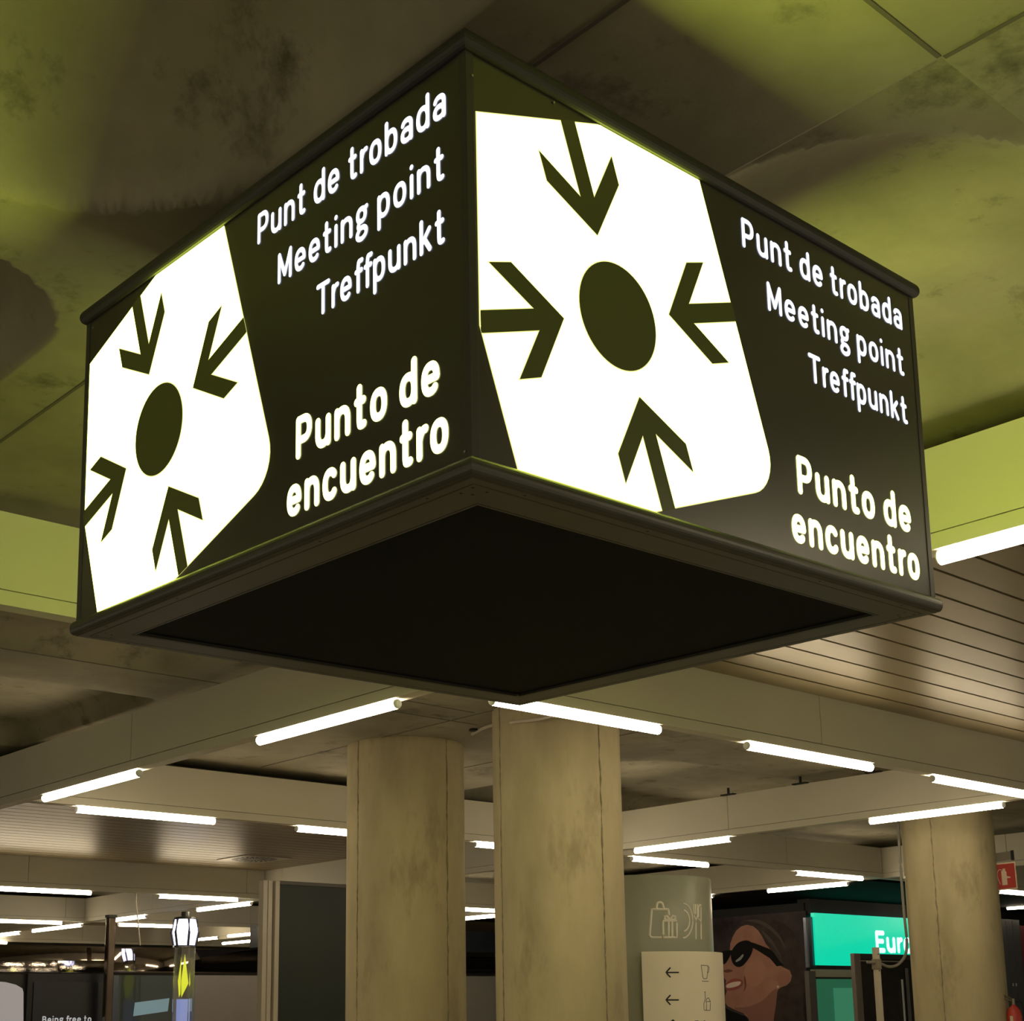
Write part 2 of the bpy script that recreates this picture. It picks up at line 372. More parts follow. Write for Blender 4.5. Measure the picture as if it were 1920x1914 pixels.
# round-ended stroke lettering, drawn as centre lines (cap height 1, x-height .73)
def sp(pts, n=7):
    q = spline([(x, y, 0) for x, y in pts], n); return [(p.x, p.y) for p in q]
def ell(cx, cy, rx, ry, a0, a1, n=20, e=2.35):
    out = []
    for k in range(n+1):
        a = math.radians(a0+(a1-a0)*k/n); c, d = math.cos(a), math.sin(a)
        out.append((cx+rx*math.copysign(abs(c)**(2/e), c), cy+ry*math.copysign(abs(d)**(2/e), d)))
    return out
def glyph(ch, w):
    a = w/2; X = .735-a; M = .3675; r = M-a; H = 1-a; A = 1.02-a; g = .21
    bowl = lambda cx: ell(cx, M, g, r, 0, 360, 40)
    arch = lambda x0: [(x0, M+.06)]+ell(x0+g, X-.25, g, .25, 170, 0, 14)+[(x0+2*g, a)]
    G = {
     'o': ([bowl(.21)], .42), 'c': ([ell(.21, M, g, r, 42, 318, 30)], .38),
     'e': ([[(.0, M), (.42, M)], ell(.21, M, g, r, 0, 312, 32)], .42),
     'n': ([[(0, a), (0, X)], arch(0)], .42), 'u': ([[(.42, a), (.42, X)], [(0, X), (0, .3)]+ell(g, a+.25, g, .25, 180, 350, 14)], .42),
     'r': ([[(0, a), (0, X)], sp([(0, M+.05), (.05, X-.1), (.14, X-.01), (.22, X+.0)])], .21),
     't': ([[(.1, .93), (.1, .25)]+sp([(.1, .25), (.12, .12), (.19, a), (.27, a+.01)], 4), [(0, X), (.25, X)]], .26),
     'd': ([bowl(.21), [(.42, a), (.42, A)]], .42), 'b': ([bowl(.21), [(0, a), (0, A)]], .42),
     'p': ([bowl(.21), [(0, -.24), (0, X)]], .42),
     'a': ([ell(.2, X-.17, .19, .17, 160, 0, 14)+[(.39, a)], ell(.19, .235, .19, .235-a, 0, 360, 30)], .39),
     'i': ([[(0, a), (0, X)], [(0, .93), (0, .935)]], .0), 'k': ([[(0, a), (0, A)], [(.36, X), (.04, .34)], [(.14, .42), (.38, a)]], .38),
     'f': ([[(.1, a), (.1, .78)]+sp([(.1, .78), (.13, .93), (.2, A), (.28, A)], 4), [(0, X), (.26, X)]], .22),
     'g': ([ell(.19, .50, .18, .235-a*.6, 0, 360, 30), [(.30, .64), (.43, X+.02)], sp([(.1, .30), (.04, .20), (.1, .12), (.3, .10), (.41, 0), (.38, -.14), (.2, -.22), (.03, -.17), (-.01, -.05), (.08, .07)], 4)], .40),
     'P': ([[(0, a), (0, H), (.22, H)]+ell(.22, (H+.43)/2, .24, (H-.43)/2, 90, -90, 16)+[(.0, .43)]], .46),
     'M': ([[(0, a), (0, H), (.30, .22), (.60, H), (.60, a)]], .60), 'T': ([[(0, H), (.56, H)], [(.28, a), (.28, H)]], .50),
     'E': ([[(.44, a), (0, a), (0, H), (.44, H)], [(0, .52), (.38, .52)]], .42),
     'B': ([[(0, a), (0, H), (.2, H)]+ell(.2, (H+.53)/2, .22, (H-.53)/2, 90, -90, 14)+[(0, .53)], [(.2, .53)]+ell(.22, (.53+a)/2, .25, (.53-a)/2, 90, -90, 14)+[(0, a)]], .46)}
    return G[ch]
def text_mesh(body, u0, u1, base, cap, w, track=.16):
    bm = bmesh.new(); x = 0; strokes_ = []
    for ch in body:
        if ch == ' ': x += .30; continue
        ls, adv = glyph(ch, w); strokes_ += [[(x+px, py) for px, py in l] for l in ls]; x += adv+w+track-(.07 if ch in 'rf' else 0)
    lo = min(p[0] for l in strokes_ for p in l); hi = max(p[0] for l in strokes_ for p in l)
    hw = w/2*cap; sx = (u1-u0-2*hw)/(hi-lo)
    for l in strokes_:
        P = [Vector((u0+hw+(px-lo)*sx, base+py*cap)) for px, py in l]
        Q = [P[0]]
        for p in P[1:]:
            if (p-Q[-1]).length > 1e-5: Q.append(p)
        if len(Q) == 1: Q.append(Q[0]+Vector((0, 1e-4)))
        for p in Q:   # round joints and ends
            f = bm.faces.new([bm.verts.new((p.x+hw*math.cos(2*math.pi*k/14), p.y+hw*math.sin(2*math.pi*k/14), 0)) for k in range(14)])
        for p, q in zip(Q, Q[1:]):
            d = (q-p).normalized(); n = Vector((-d.y, d.x))*hw
            bm.faces.new([bm.verts.new((v.x, v.y, 0)) for v in (p-n, q-n, q+n, p+n)])
    me = bpy.data.meshes.new('lettering'); bm.to_mesh(me); bm.free(); return me
LINES = [('Punt de trobada', 1.072, 1.924, .906, .096, .155, 0), ('Meeting point', 1.180, 1.915, .741, .094, .155, 0), ('Treffpunkt', 1.370, 1.914, .572, .094, .155, 0),
         ('Punto de', 1.277, 1.888, .195, .122, .19, 1), ('encuentro', 1.236, 1.918, .041, .122, .19, 1)]
def face_mats():
    pass
proto = []
def sub(name, me_or_bm, m, parent, label=None, z=0):
    if isinstance(me_or_bm, bmesh.types.BMesh):
        for f in me_or_bm.faces:
            if f.normal.z < 0: f.normal_flip()
        me = bpy.data.meshes.new(name); me_or_bm.to_mesh(me); me_or_bm.free()
    else: me = me_or_bm; me.name = name
    me.materials.append(m); o = link(name, me, parent); o.location.z = z
    if label: o['label'] = label
    return o
def uvpoly(p): return [loc2uv(*q) for q in p]
bm = bmesh.new(); box(bm, (.012, .0, -.02), (SW-.012, SH, 0), 0)
fp = build('face_panel', bm, M_film, sign); fp['label'] = 'lit face panel with yellow symbol left and lettering right'
b = flat(uvpoly(offset(sq, .0028)), 0); clip(b, U0-.0028, U1, V0, V1); sub('symbol_glow_fringe', b, M_fringe, fp, 'thin yellow glow fringe painted round the symbol', .0006)
b = flat(uvpoly(sq), 0); clip(b, U0, U1, V0, V1); sub('glowing_symbol', b, M_picto, fp, 'bright glowing rounded square of the symbol', .0012)
for k in range(4):
    p = rotk(arrow, k)
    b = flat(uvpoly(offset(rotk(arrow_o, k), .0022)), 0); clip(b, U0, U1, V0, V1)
    a = sub('arrow', b, M_fringe, fp, None, .0018)
    b = flat(uvpoly(p), 0); clip(b, U0, U1, V0, V1)
    # the film of the arrow itself replaces the inner area of the same object
    me = a.data; bb = bmesh.new(); bb.from_mesh(me); n0 = len(bb.faces)
    for f in b.faces:
        nf = bb.faces.new([bb.verts.new((v.co.x, v.co.y, .0006)) for v in f.verts]); nf.material_index = 1
    for f in bb.faces:
        f.normal_update()
        if f.normal.z < 0: f.normal_flip()
    bb.to_mesh(me); bb.free(); b.free(); me.materials.append(M_symfilm)
bb = bmesh.new()
for r_, z_, mi in ((1.018, 0, 0), (1, .0006, 1)):
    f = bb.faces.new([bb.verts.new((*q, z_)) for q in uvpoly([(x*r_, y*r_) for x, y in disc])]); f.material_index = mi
dd = sub('centre_disc', bb, M_fringe, fp, None, .0018); dd.data.materials.append(M_symfilm)
for body, u0, u1, base, cap, bold, yel in LINES:
    sub('lettering', text_mesh(body, u0, u1, base, cap, bold), M_ltyel if yel else M_ltwhite, fp, 'glowing words '+body, .0014)
def dup_face(mtx):
    n = fp.copy(); C.objects.link(n); n.parent = sign; n.matrix_local = mtx
    for ch in list(fp.children):
        c2 = ch.copy(); C.objects.link(c2); c2.parent = n
    return n
def fm(o, ux, uy, out):  # origin, u axis, out axis
    return Matrix(((ux[0], 0, out[0], o[0]), (ux[1], 0, out[1], o[1]), (0, 1, 0, o[2]), (0, 0, 0, 1)))
s = SD/SW
dup_face(fm((0, SD, 0), (0, -1, 0), None, (-1, 0)) @ Matrix.Diagonal((s, 1, 1, 1)))
dup_face(fm((SW, 0, 0), (0, 1, 0), None, (1, 0)) @ Matrix.Diagonal((s, 1, 1, 1)))
dup_face(fm((SW, SD, 0), (-1, 0, 0), None, (0, 1)))
fp.matrix_local = fm((0, 0, 0), (1, 0, 0), None, (0, -1))
# corner posts
for cx, cy, sx, sy in ((0, 0, 1, 1), (SW, 0, -1, 1), (0, SD, 1, -1), (SW, SD, -1, -1)):
    bm = bmesh.new(); e = .002
    box(bm, (cx-sx*e, cy-sy*e, 0), (cx+sx*.024, cy+sy*.024, SH), 0, .0012)
    build('corner_post', bm, M_frame, sign)
# bottom frame: extruded profile swept round the square, mitred
def ring(name, prof, m, smooth=False):
    bm = bmesh.new(); R = []
    for (dx, dy) in ((0, 0), (1, 0), (1, 1), (0, 1)):
        R.append([bm.verts.new((dx*SW+(1-2*dx)*o, dy*SD+(1-2*dy)*o, z)) for o, z in prof])
    n = len(prof)
    for i in range(4):
        for k in range(n):
            bm.faces.new((R[i][k], R[(i+1) % 4][k], R[(i+1) % 4][(k+1) % n], R[i][(k+1) % n]))
    return build(name, bm, m, sign)
lip = [(.02, 0), (-.004, 0)]+[(-.004-.013*math.sin(math.pi*k/10), -.0235+.0235*math.cos(math.pi*k/10)) for k in range(1, 10)]+[(-.004, -.047), (.002, -.050), (.030, -.050), (.031, -.0485), (.033, -.0485), (.034, -.050), (.130, -.050), (.130, -.044), (.133, -.044), (.133, -.050), (.141, -.050), (.141, -.030), (.02, -.03)]
ring('bottom_frame', lip, M_frame)
rimp = [(.02, SH), (-.002, SH)]+[(-.002-.018*math.sin(math.pi*k/10), SH+.027-.027*math.cos(math.pi*k/10)) for k in range(1, 10)]+[(-.002, SH+.054), (.10, SH+.054), (.10, SH)]
ring('top_rim', rimp, M_rim)
bm = bmesh.new(); box(bm, (.138, .138, -.040), (SW-.138, SD-.138, -.034)); build('underside_panel', bm, M_under, sign)
bm = bmesh.new(); box(bm, (.09, .09, SH+.03), (SW-.09, SD-.09, SH+.05)); build('top_panel', bm, M_rim, sign)
bm = bmesh.new()
pts = []
for a, b2 in (((0, 0), (1, 1)), ((1, 0), (-1, 1)), ((0, 1), (1, -1)), ((1, 1), (-1, -1))):
    X = a[0]*SW; Y = a[1]*SD
    for du, dv in ((.047, .052), (.079, .089), (.052, .10), (.095, .055)): pts.append((X+b2[0]*du, Y+b2[1]*dv))
    for q in (.18, .62): pts.append((X+b2[0]*q, Y+b2[1]*.014)); pts.append((X+b2[0]*.014, Y+b2[1]*q))
for x, y in pts: bmesh.ops.create_circle(bm, cap_ends=True, radius=.0045, segments=10, matrix=Matrix.Translation((x, y, -.0506)))
build('screw_holes', bm, M_hole, sign, recalc=False)
for p, ax in (((.018, -.0035, .94*SH), 'y'), ((-.0035, .02, .017), 'x'), ((.30, -.0035, SH-.012), 'y'), ((-.0035, SD-.05, SH-.03), 'x')):
    bm = bmesh.new(); bmesh.ops.create_cone(bm, cap_ends=True, segments=10, radius1=.0035, radius2=.003, depth=.003)
    bmesh.ops.rotate(bm, verts=bm.verts, matrix=Matrix.Rotation(math.pi/2, 3, 'X' if ax == 'y' else 'Y'))
    bmesh.ops.translate(bm, verts=bm.verts, vec=p); build('screw', bm, M_screw, sign)
# little bright latch on the far corner of the recess
bm = bmesh.new(); box(bm, (1.846, 1.815, -.052), (1.850, 1.830, -.030)); build('latch', bm, M_screw, sign)
for x, y in ((.5, .5), (1.5, .5), (.5, 1.47), (1.5, 1.47)):
    bm = bmesh.new(); tube(bm, [(x, y, SH+.04), (x, y, SH+.24)], .012, 8); build('hanger_rod', bm, M_frame, sign)

# ------------------------------------------------------------------ columns
def column(cx, cy, rad, label, seam):
    cx *= Q; cy *= Q; rad *= Q
    t = empty('concrete_column', (K*cx, K*cy, 0), label, 'column')
    bm = bmesh.new(); n = 96; R = K*rad; H = 1.6+K*(ZS+.02); rings = []
    for z in [H*i/40 for i in range(41)]:
        ring_ = []
        for k in range(n):
            a = 2*math.pi*k/n; r = R
            for s_ in seam:
                d = abs((a-s_+math.pi) % (2*math.pi)-math.pi)
                if d < .05: r -= .006*(1-d/.05)
            ring_.append(bm.verts.new((r*math.cos(a), r*math.sin(a), z)))
        rings.append(ring_)
    for i in range(40):
        for k in range(n): bm.faces.new((rings[i][k], rings[i][(k+1) % n], rings[i+1][(k+1) % n], rings[i+1][k]))
    bm.faces.new(rings[0]); bm.faces.new(rings[-1])
    build('shaft', bm, M_col, t, True)
    for s_ in seam:   # formwork seams, rough brown ridges
        bm = bmesh.new(); p = []
        for i in range(60):
            z = H*i/59; a = s_+random.uniform(-.008, .008)
            p.append(((R-.003)*math.cos(a), (R-.003)*math.sin(a), z))
        tube(bm, p, [random.uniform(.004, .011) for _ in p], 6)
        build('formwork_seam', bm, M_seam, t)
    return t
M_seam = noisy('seam_concrete', (.20, .16, .10), (.30, .26, .18), 9, .9)
def view_angle(cx, cy, off):  # world angle of the shaft side seen off degrees right of its middle
    a = math.atan2(-cy, -cx); return a+off
column(4.70, 5.92, .309, 'left of the two round concrete columns under the sign', (view_angle(4.69, 5.93, -.92), view_angle(4.69, 5.93, .75)))
column(4.69, 4.77, .300, 'right of the two round concrete columns under the sign', (view_angle(4.69, 4.77, .72), view_angle(4.69, 4.77, -1.05)))
pd = ray(1787, 1700); pd = pd*(8.95*Q/pd.dot(fw))
column(pd.x/Q, pd.y/Q, .278, 'concrete pillar at the right with the red extinguisher sign', (view_angle(pd.x, pd.y, -.35),))
PX, PY = pd.x, pd.y

# conduit over the columns
bm = bmesh.new()
tube(bm, spline([onz(885, 1376, 1.290), onz(915, 1362, 1.285), onz(960, 1354, 1.215), onz(1010, 1348, 1.175), onz(1050, 1339, 1.145), onz(1090, 1334, 1.115)]), .016, 10)
tag(build('conduit', bm, M_profile, None, True), 'pale cable conduit under the slab, curving past the right column head', 'conduit')
bm = bmesh.new(); p = onz(888, 1368, 1.296)
bmesh.ops.create_cone(bm, cap_ends=True, segments=20, radius1=.05, radius2=.035, depth=.02, matrix=Matrix.Translation(p))
tag(build('cable_outlet', bm, M_hole), 'dark round cable outlet in the slab where the pale conduit starts', 'outlet')

# ceiling diffuser
M_diff = mat('diffuser_metal', (.42, .38, .31), .4, .5)
t = empty('ceiling_diffuser', W(6.28, 9.85, ZT-.001), 'square swirl air diffuser in the slatted ceiling at left', 'vent')
bm = bmesh.new(); box(bm, (-.45, -.45, -.012), (.45, .45, .004)); build('plate', bm, M_diff, t)
bm = bmesh.new()
for k in range(24):
    a = 2*math.pi*k/24
    for r0, r1 in ((.12, .24), (.27, .38)):
        q = [Vector((r*math.cos(a+da), r*math.sin(a+da), -.0135)) for r, da in ((r0, 0), (r1, .10), (r1, .22), (r0, .13))]
        bm.faces.new([bm.verts.new(v) for v in q])
build('swirl_slots', bm, M_hole, t, recalc=False)

# ------------------------------------------------------------------ kiosk at left of the columns
KY = 8.2
kz0 = -1.6/K
a = ony(520, 1651, KY); b_ = ony(660, 1656, KY); l0 = ony(487, 1650, KY); l1 = ony(521, 1650, KY)
t = empty('kiosk', Vector((a.x, a.y, 0)), 'dark green kiosk with pale triple corner profile left of the columns', 'kiosk')
o_ = Vector((a.x, a.y, 0))
def lb(name, p, q, m, par, org, bev=0):
    bm = bmesh.new(); box(bm, Vector(p)-org, Vector(q)-org, 0, bev); return build(name, bm, m, par)
lb('panel', (l1.x, a.y, 0), (b_.x+.25, a.y+.22, a.z-.02), M_kiosk, t, o_)
lb('top_edge', (l1.x-.02, a.y-.03, a.z-.05), (b_.x+.25, a.y+.24, a.z), M_profgap, t, o_)
dx = (l1.x-l0.x)/3
for i in range(3):
    lb('corner_profile', (l0.x+i*dx, a.y-.10+.03*(i % 2), 0), (l0.x+(i+.72)*dx, a.y+.02, a.z-.01), M_profile, t, o_, .006)
lb('profile_back', (l0.x+.01, a.y-.02, 0), (l1.x, a.y+.03, a.z-.03), M_profgap, t, o_)

# ------------------------------------------------------------------ wayfinding drum
M_drum = noisy('drum_paint', (.36, .37, .28), (.33, .34, .255), 2, .35)
M_icon = mat('pale_icon_print', (.85, .82, .70), .5)
M_iconk = mat('black_icon_print', (.015, .015, .015), .5)
M_sheet = mat('cream_board', (.86, .79, .62), .5)
dd_ = ray(1205, 1800); dd_ = dd_*(7.9/dd_.dot(fw)); CXd, CYd = K*dd_.x, K*dd_.y
RD = 133/FPX*7.9*K
ztop = 1.6+K*(ray(1205, 1649).z*7.9) 
def cyl_pt(px, py, R):
    """point of the drum surface (radius R) seen at a pixel"""
    d = ray(px, py); ox, oy = -CXd, -CYd
    A = d.x**2+d.y**2; B = 2*(d.x*ox+d.y*oy); Cc = ox*ox+oy*oy-R*R
    D = max(B*B-4*A*Cc, 0); tt = (-B-math.sqrt(D))/(2*A)
    return EYE+d*tt
drum = empty('wayfinding_drum', Vector((CXd, CYd, 0)), 'tall grey-green round wayfinding drum right of the columns', 'sign')
OD = Vector((CXd, CYd, 0))
bm = bmesh.new(); nseg = 96
lathe(bm, (0, 0), [(RD, 0), (RD, ztop-.01), (RD-.006, ztop)], nseg)
build('drum_body', bm, M_drum, drum, True)
for p in drum.children[0].data.polygons:
    if abs(p.normal.z) > .5: p.use_smooth = False
def strokes(name, lines, r, R, m, parent, f=None, ox=0, oy=0, s=1):
    f = f or (lambda x, y: cyl_pt(ox+x/s, oy+y/s, R)-OD)
    bm = bmesh.new()
    for ln in lines:
        P = []
        for i in range(len(ln)-1):
            for k in range(6):
                tt = k/6; P.append((ln[i][0]+(ln[i+1][0]-ln[i][0])*tt, ln[i][1]+(ln[i+1][1]-ln[i][1])*tt))
        P.append(ln[-1]); tube(bm, [f(*q) for q in P], r, 6)
    return build(name, bm, m, parent)
def arc(cx, cy, rx, ry, a0, a1, n=14): return [(cx+rx*math.cos(math.radians(a0+(a1-a0)*k/n)), cy+ry*math.sin(math.radians(a0+(a1-a0)*k/n))) for k in range(n+1)]
bag = [[(435, 998), (428, 945), (285, 945), (268, 1175), (285, 1190), (370, 1190)], [(325, 945)]+arc(355, 905, 25, 20, 180, 360)+[(392, 945)]]
gift = [[(382, 1045), (502, 1045), (502, 1190), (385, 1190), (382, 1045)], [(430, 1050), (432, 1190)], [(460, 1050), (462, 1190)], [(442, 1040), (400, 1035), (392, 1012), (415, 1003), (442, 1038), (468, 1003), (492, 1012), (485, 1035), (442, 1040)]]
plate = [arc(555, 1045, 85, 150, -90, 90), arc(560, 1045, 52, 90, -90, 90)]
cut = [[(668, 1205), (668, 1040), (652, 1000), (648, 900)], [(668, 1040), (682, 1000), (682, 900)], [(664, 990), (664, 900)], [(714, 1205), (712, 1050), (690, 1030), (690, 930), (700, 905), (712, 910), (712, 1050)]]
strokes('shopping_icon', bag+gift, .014, RD, M_icon, drum, ox=1160, oy=1500, s=4.6225)
strokes('restaurant_icon', plate+cut, .010, RD, M_icon, drum, ox=1160, oy=1500, s=4.6225)
# curved cream board clipped on the drum
RB = RD*1.12
aL = math.atan2(*(reversed((cyl_pt(1202, 1800, RB)-OD).to_2d()[:]))) if False else None
pL = cyl_pt(1203, 1800, RB)-OD; a0 = math.atan2(pL.y, pL.x)
viewa = math.atan2(-CYd, -CXd)
a1 = viewa+math.radians(88)
zt_b = (cyl_pt(1203, 1784, RB)).z
board = empty('directory_board', Vector((CXd, CYd, 0)), 'curved cream directory board with black arrows on the grey-green drum', 'board')
bm = bmesh.new(); n = 40; V = []
for k in range(n+1):
    a = a0+(a1-a0)*k/n
    V.append([bm.verts.new((r*math.cos(a), r*math.sin(a), z)) for r, z in ((RB, .9), (RB, zt_b), (RB-.02, zt_b), (RB-.02, .9))])
for k in range(n):
    for j in range(4): bm.faces.new((V[k][j], V[k+1][j], V[k+1][(j+1) % 4], V[k][(j+1) % 4]))
bm.faces.new(V[0]); bm.faces.new(V[-1]); build('curved_sheet', bm, M_sheet, board)
bm = bmesh.new()
for a in (a0+.15, (a0+a1)/2, a1-.3):
    for z in (1.0, zt_b-.25): tube(bm, [(RD*.99*math.cos(a), RD*.99*math.sin(a), z), ((RB-.015)*math.cos(a), (RB-.015)*math.sin(a), z)], .012, 8)
build('standoffs', bm, M_frame, board)
S4 = dict(ox=1160, oy=1500, s=4.6225)
for y in (1493, 1731): strokes('arrow', [[(520, y), (410, y)], [(448, y-42), (410, y), (448, y+42)]], .0085, RB, M_iconk, board, **S4)
strokes('cup_icon', [[(715, 1430), (775, 1435), (765, 1545), (735, 1548), (728, 1530), (715, 1430)], [(770, 1440), (784, 1448), (780, 1485), (768, 1500)], [(722, 1568), (778, 1570)]], .0035, RB, M_iconk, board, **S4)
strokes('bottle_icon', [[(748, 1660), (750, 1725), (738, 1760), (740, 1820), (792, 1822), (795, 1745), (778, 1712), (762, 1722), (755, 1745), (762, 1760), (760, 1820)], [(742, 1662), (752, 1662)], [(762, 1745), (795, 1745)]], .0035, RB, M_iconk, board, **S4)
strokes('arrow', [[(470, 1905), (470, 1990)], [(440, 1935), (470, 1905), (500, 1935)]], .0085, RB, M_iconk, board, **S4)
strokes('bottle_icon', [[(690, 1912), (660, 1912)], [(675, 1912), (675, 1950)], [(718, 1912), (710, 1950)], [(735, 1912), (750, 1912), (750, 1930)]], .0035, RB, M_iconk, board, **S4)

# ------------------------------------------------------------------ shops at right: poster wall, canopy, green lit sign
M_shop = noisy('black_shop_front', (.006, .006, .006), (.010, .010, .009), 1, .5, spec=.15)
M_canopy = noisy('black_canopy', (.005, .005, .005), (.008, .007, .007), 1, .8, spec=.05)
FX, FY = 11.1, 8.0
bm = bmesh.new(); box(bm, (K*FX, K*FY+.13, 0), (K*FX+.3, K*10.6, 1.6+K*.97)); struct('wall_shop', bm, [M_shop], 'black shop wall carrying the woman poster', 'wall')
bm = bmesh.new(); box(bm, (K*(FX+.01), K*FY, 1.6+K*.86), (K*20, K*FY+.3, 1.6+K*1.24)); struct('wall_front', bm, [M_shop], 'black shop fascia above the green lit sign', 'wall')
bm = bmesh.new(); wbox(bm, (10.0, 6.6, 1.005), (20, 12, 1.06)); struct('ceiling_8', bm, [M_canopy], 'dark glossy shop canopy ceiling', 'ceiling')
# poster
def ppt(x, y, lay=0): return onx(1160+x/4.6225, 1500+y/4.6225, FX-.004-lay*.0012)
def poly_obj(name, pts, m, parent, lay, label=None, f=ppt, th=.0012):
    bm = bmesh.new(); vs = [bm.verts.new(f(x, y, lay)) for x, y in pts]
    f_ = bm.faces.new(vs); r_ = bmesh.ops.extrude_face_region(bm, geom=[f_])
    vv = [g for g in r_['geom'] if isinstance(g, bmesh.types.BMVert)]
    nrm = Vector((1, 0, 0)) if f is ppt else Vector((0, 1, 0))
    bmesh.ops.translate(bm, verts=vv, vec=nrm*.0015)
    bm.normal_update(); bmesh.ops.triangulate(bm, faces=[q for q in bm.faces if len(q.verts) > 4])
    o = build(name, bm, m, parent)
    if label: o['label'] = label
    return o
def smooth_poly(pts, n=5):
    P = [Vector((*p, 0)) for p in pts]; N_ = len(P); out = []
    for i in range(N_):
        p0, p1, p2, p3 = P[i-1], P[i], P[(i+1) % N_], P[(i+2) % N_]
        for k in range(n):
            t_ = k/n; q = .5*((2*p1)+(-p0+p2)*t_+(2*p0-5*p1+4*p2-p3)*t_*t_+(-p0+3*p1-3*p2+p3)*t_**3); out.append((q.x, q.y))
    return out
poster = empty('poster', (0, 0, 0), 'large dark shop poster of a smiling woman in black sunglasses', 'poster')
pm = lambda n, c1, c2, sc=2, r=.35: noisy(n, c1, c2, sc, r)
poly_obj('poster_sheet', [(740, 1030), (1620, 958), (1640, 2100), (740, 2100)], pm('poster_ground', (.075, .056, .060), (.022, .017, .018), .8), poster, 0)
hair = [(975, 1215), (1000, 1130), (1050, 1065), (1130, 1015), (1240, 1005), (1370, 1040), (1490, 1120), (1570, 1250), (1600, 1400), (1610, 1600), (1600, 1800), (1610, 2100), (1300, 2100), (1340, 1750), (1330, 1500), (1250, 1300), (1160, 1160), (1080, 1130)]
face = [(962, 1300), (968, 1240), (988, 1185), (1020, 1130), (1060, 1095), (1110, 1080), (1165, 1092), (1210, 1130), (1245, 1185), (1275, 1245), (1320, 1300), (1345, 1360), (1390, 1430), (1440, 1455), (1482, 1475), (1500, 1520), (1490, 1570), (1455, 1605), (1410, 1620), (1380, 1640), (1368, 1700), (1358, 1780), (1345, 1900), (1330, 2100), (1180, 2100), (1125, 1890), (1080, 1845), (1000, 1812), (945, 1785), (922, 1755), (922, 1700), (938, 1655), (928, 1610), (930, 1560), (900, 1520), (870, 1470), (880, 1420), (930, 1390)]
M_skin = noisy('poster_skin', (.36, .185, .135), (.27, .135, .10), 2.2, .5, detail=3, lo=.3, hi=.7)
M_hair = pm('poster_hair', (.030, .023, .021), (.055, .043, .038), 3)
poly_obj('printed_hair', smooth_poly(hair), M_hair, poster, 1)
poly_obj('printed_face', face, M_skin, poster, 2)
M_skd = mat('poster_skin_dark', (.14, .06, .045), .5)
poly_obj('printed_neck_shade', smooth_poly([(1000, 1800), (1120, 1790), (1240, 1740), (1330, 1655), (1372, 1640), (1365, 1760), (1345, 1900), (1330, 2100), (1180, 2100), (1125, 1890), (1080, 1845)]), mat('poster_neck', (.225, .108, .082), .5), poster, 3)
poly_obj('printed_cheek', smooth_poly([(1100, 1440), (1200, 1390), (1270, 1440), (1270, 1540), (1180, 1620), (1100, 1570)]), mat('poster_cheek', (.345, .175, .127), .5), poster, 3)
poly_obj('printed_smile_line', smooth_poly([(1090, 1520), (1102, 1560), (1105, 1610), (1085, 1660), (1092, 1610), (1088, 1560)]), M_skd, poster, 4)
poly_obj('printed_lips', smooth_poly([(925, 1600), (960, 1562), (1010, 1545), (1065, 1558), (1078, 1590), (1040, 1632), (980, 1650), (935, 1645)]), mat('poster_lips', (.26, .075, .065), .4), poster, 4)
poly_obj('printed_teeth', smooth_poly([(935, 1602), (985, 1578), (1055, 1572), (1045, 1602), (990, 1622), (940, 1626)]), mat('poster_teeth', (.62, .50, .44), .4), poster, 5)
poly_obj('printed_earring', smooth_poly([(1372, 1612), (1382, 1606), (1388, 1618), (1378, 1628)]), mat('poster_pearl', (.6, .5, .45), .3), poster, 6)
for q in ([(1090, 1045), (1200, 1035), (1300, 1080), (1400, 1180), (1450, 1300), (1390, 1200), (1290, 1110), (1190, 1062)], [(1240, 1130), (1320, 1200), (1390, 1320), (1420, 1400), (1350, 1300), (1280, 1200)]):
    poly_obj('printed_hair_strand', smooth_poly(q), mat('poster_hair_light', (.075, .060, .053), .4), poster, 2)
M_gl = mat('poster_glasses', (.008, .008, .008), .3)
poly_obj('printed_sunglasses', smooth_poly([(975, 1320), (1030, 1240), (1110, 1215), (1160, 1250), (1150, 1330), (1085, 1425), (1030, 1445), (985, 1405)], 6), M_gl, poster, 5)
poly_obj('printed_sunglasses', smooth_poly([(880, 1320), (975, 1300), (975, 1330), (930, 1410), (905, 1420), (880, 1400)], 4), M_gl, poster, 5)
poly_obj('printed_sunglasses', [(1090, 1215), (1180, 1240), (1310, 1290), (1400, 1380), (1440, 1430), (1370, 1440), (1310, 1370), (1200, 1300), (1130, 1262)], M_gl, poster, 4)
poly_obj('printed_glint', smooth_poly([(1015, 1390), (1050, 1360), (1075, 1335), (1080, 1350), (1055, 1385), (1020, 1402)], 3), mat('poster_glint', (.25, .26, .25), .4), poster, 6)
poly_obj('printed_ear', smooth_poly([(1375, 1560), (1390, 1500), (1440, 1480), (1480, 1510), (1470, 1580), (1400, 1610)]), mat('poster_ear', (.29, .14, .105), .5), poster, 4)
poly_obj('printed_nostril', smooth_poly([(905, 1480), (950, 1465), (990, 1480), (940, 1495)]), M_skd, poster, 4)
poly_obj('printed_collar', smooth_poly([(905, 1820), (980, 1830), (1060, 1860), (1120, 1900), (1180, 2100), (900, 2100)]), M_gl, poster, 5)
poly_obj('printed_hair_strand', smooth_poly([(1310, 1240), (1350, 1280), (1420, 1390), (1440, 1430), (1400, 1400), (1340, 1310)]), mat('poster_strand', (.05, .042, .038), .4), poster, 6)
# metal corner post between poster and green sign
M_chrome = mat('brushed_metal_post', (.10, .11, .13), .25, .9)
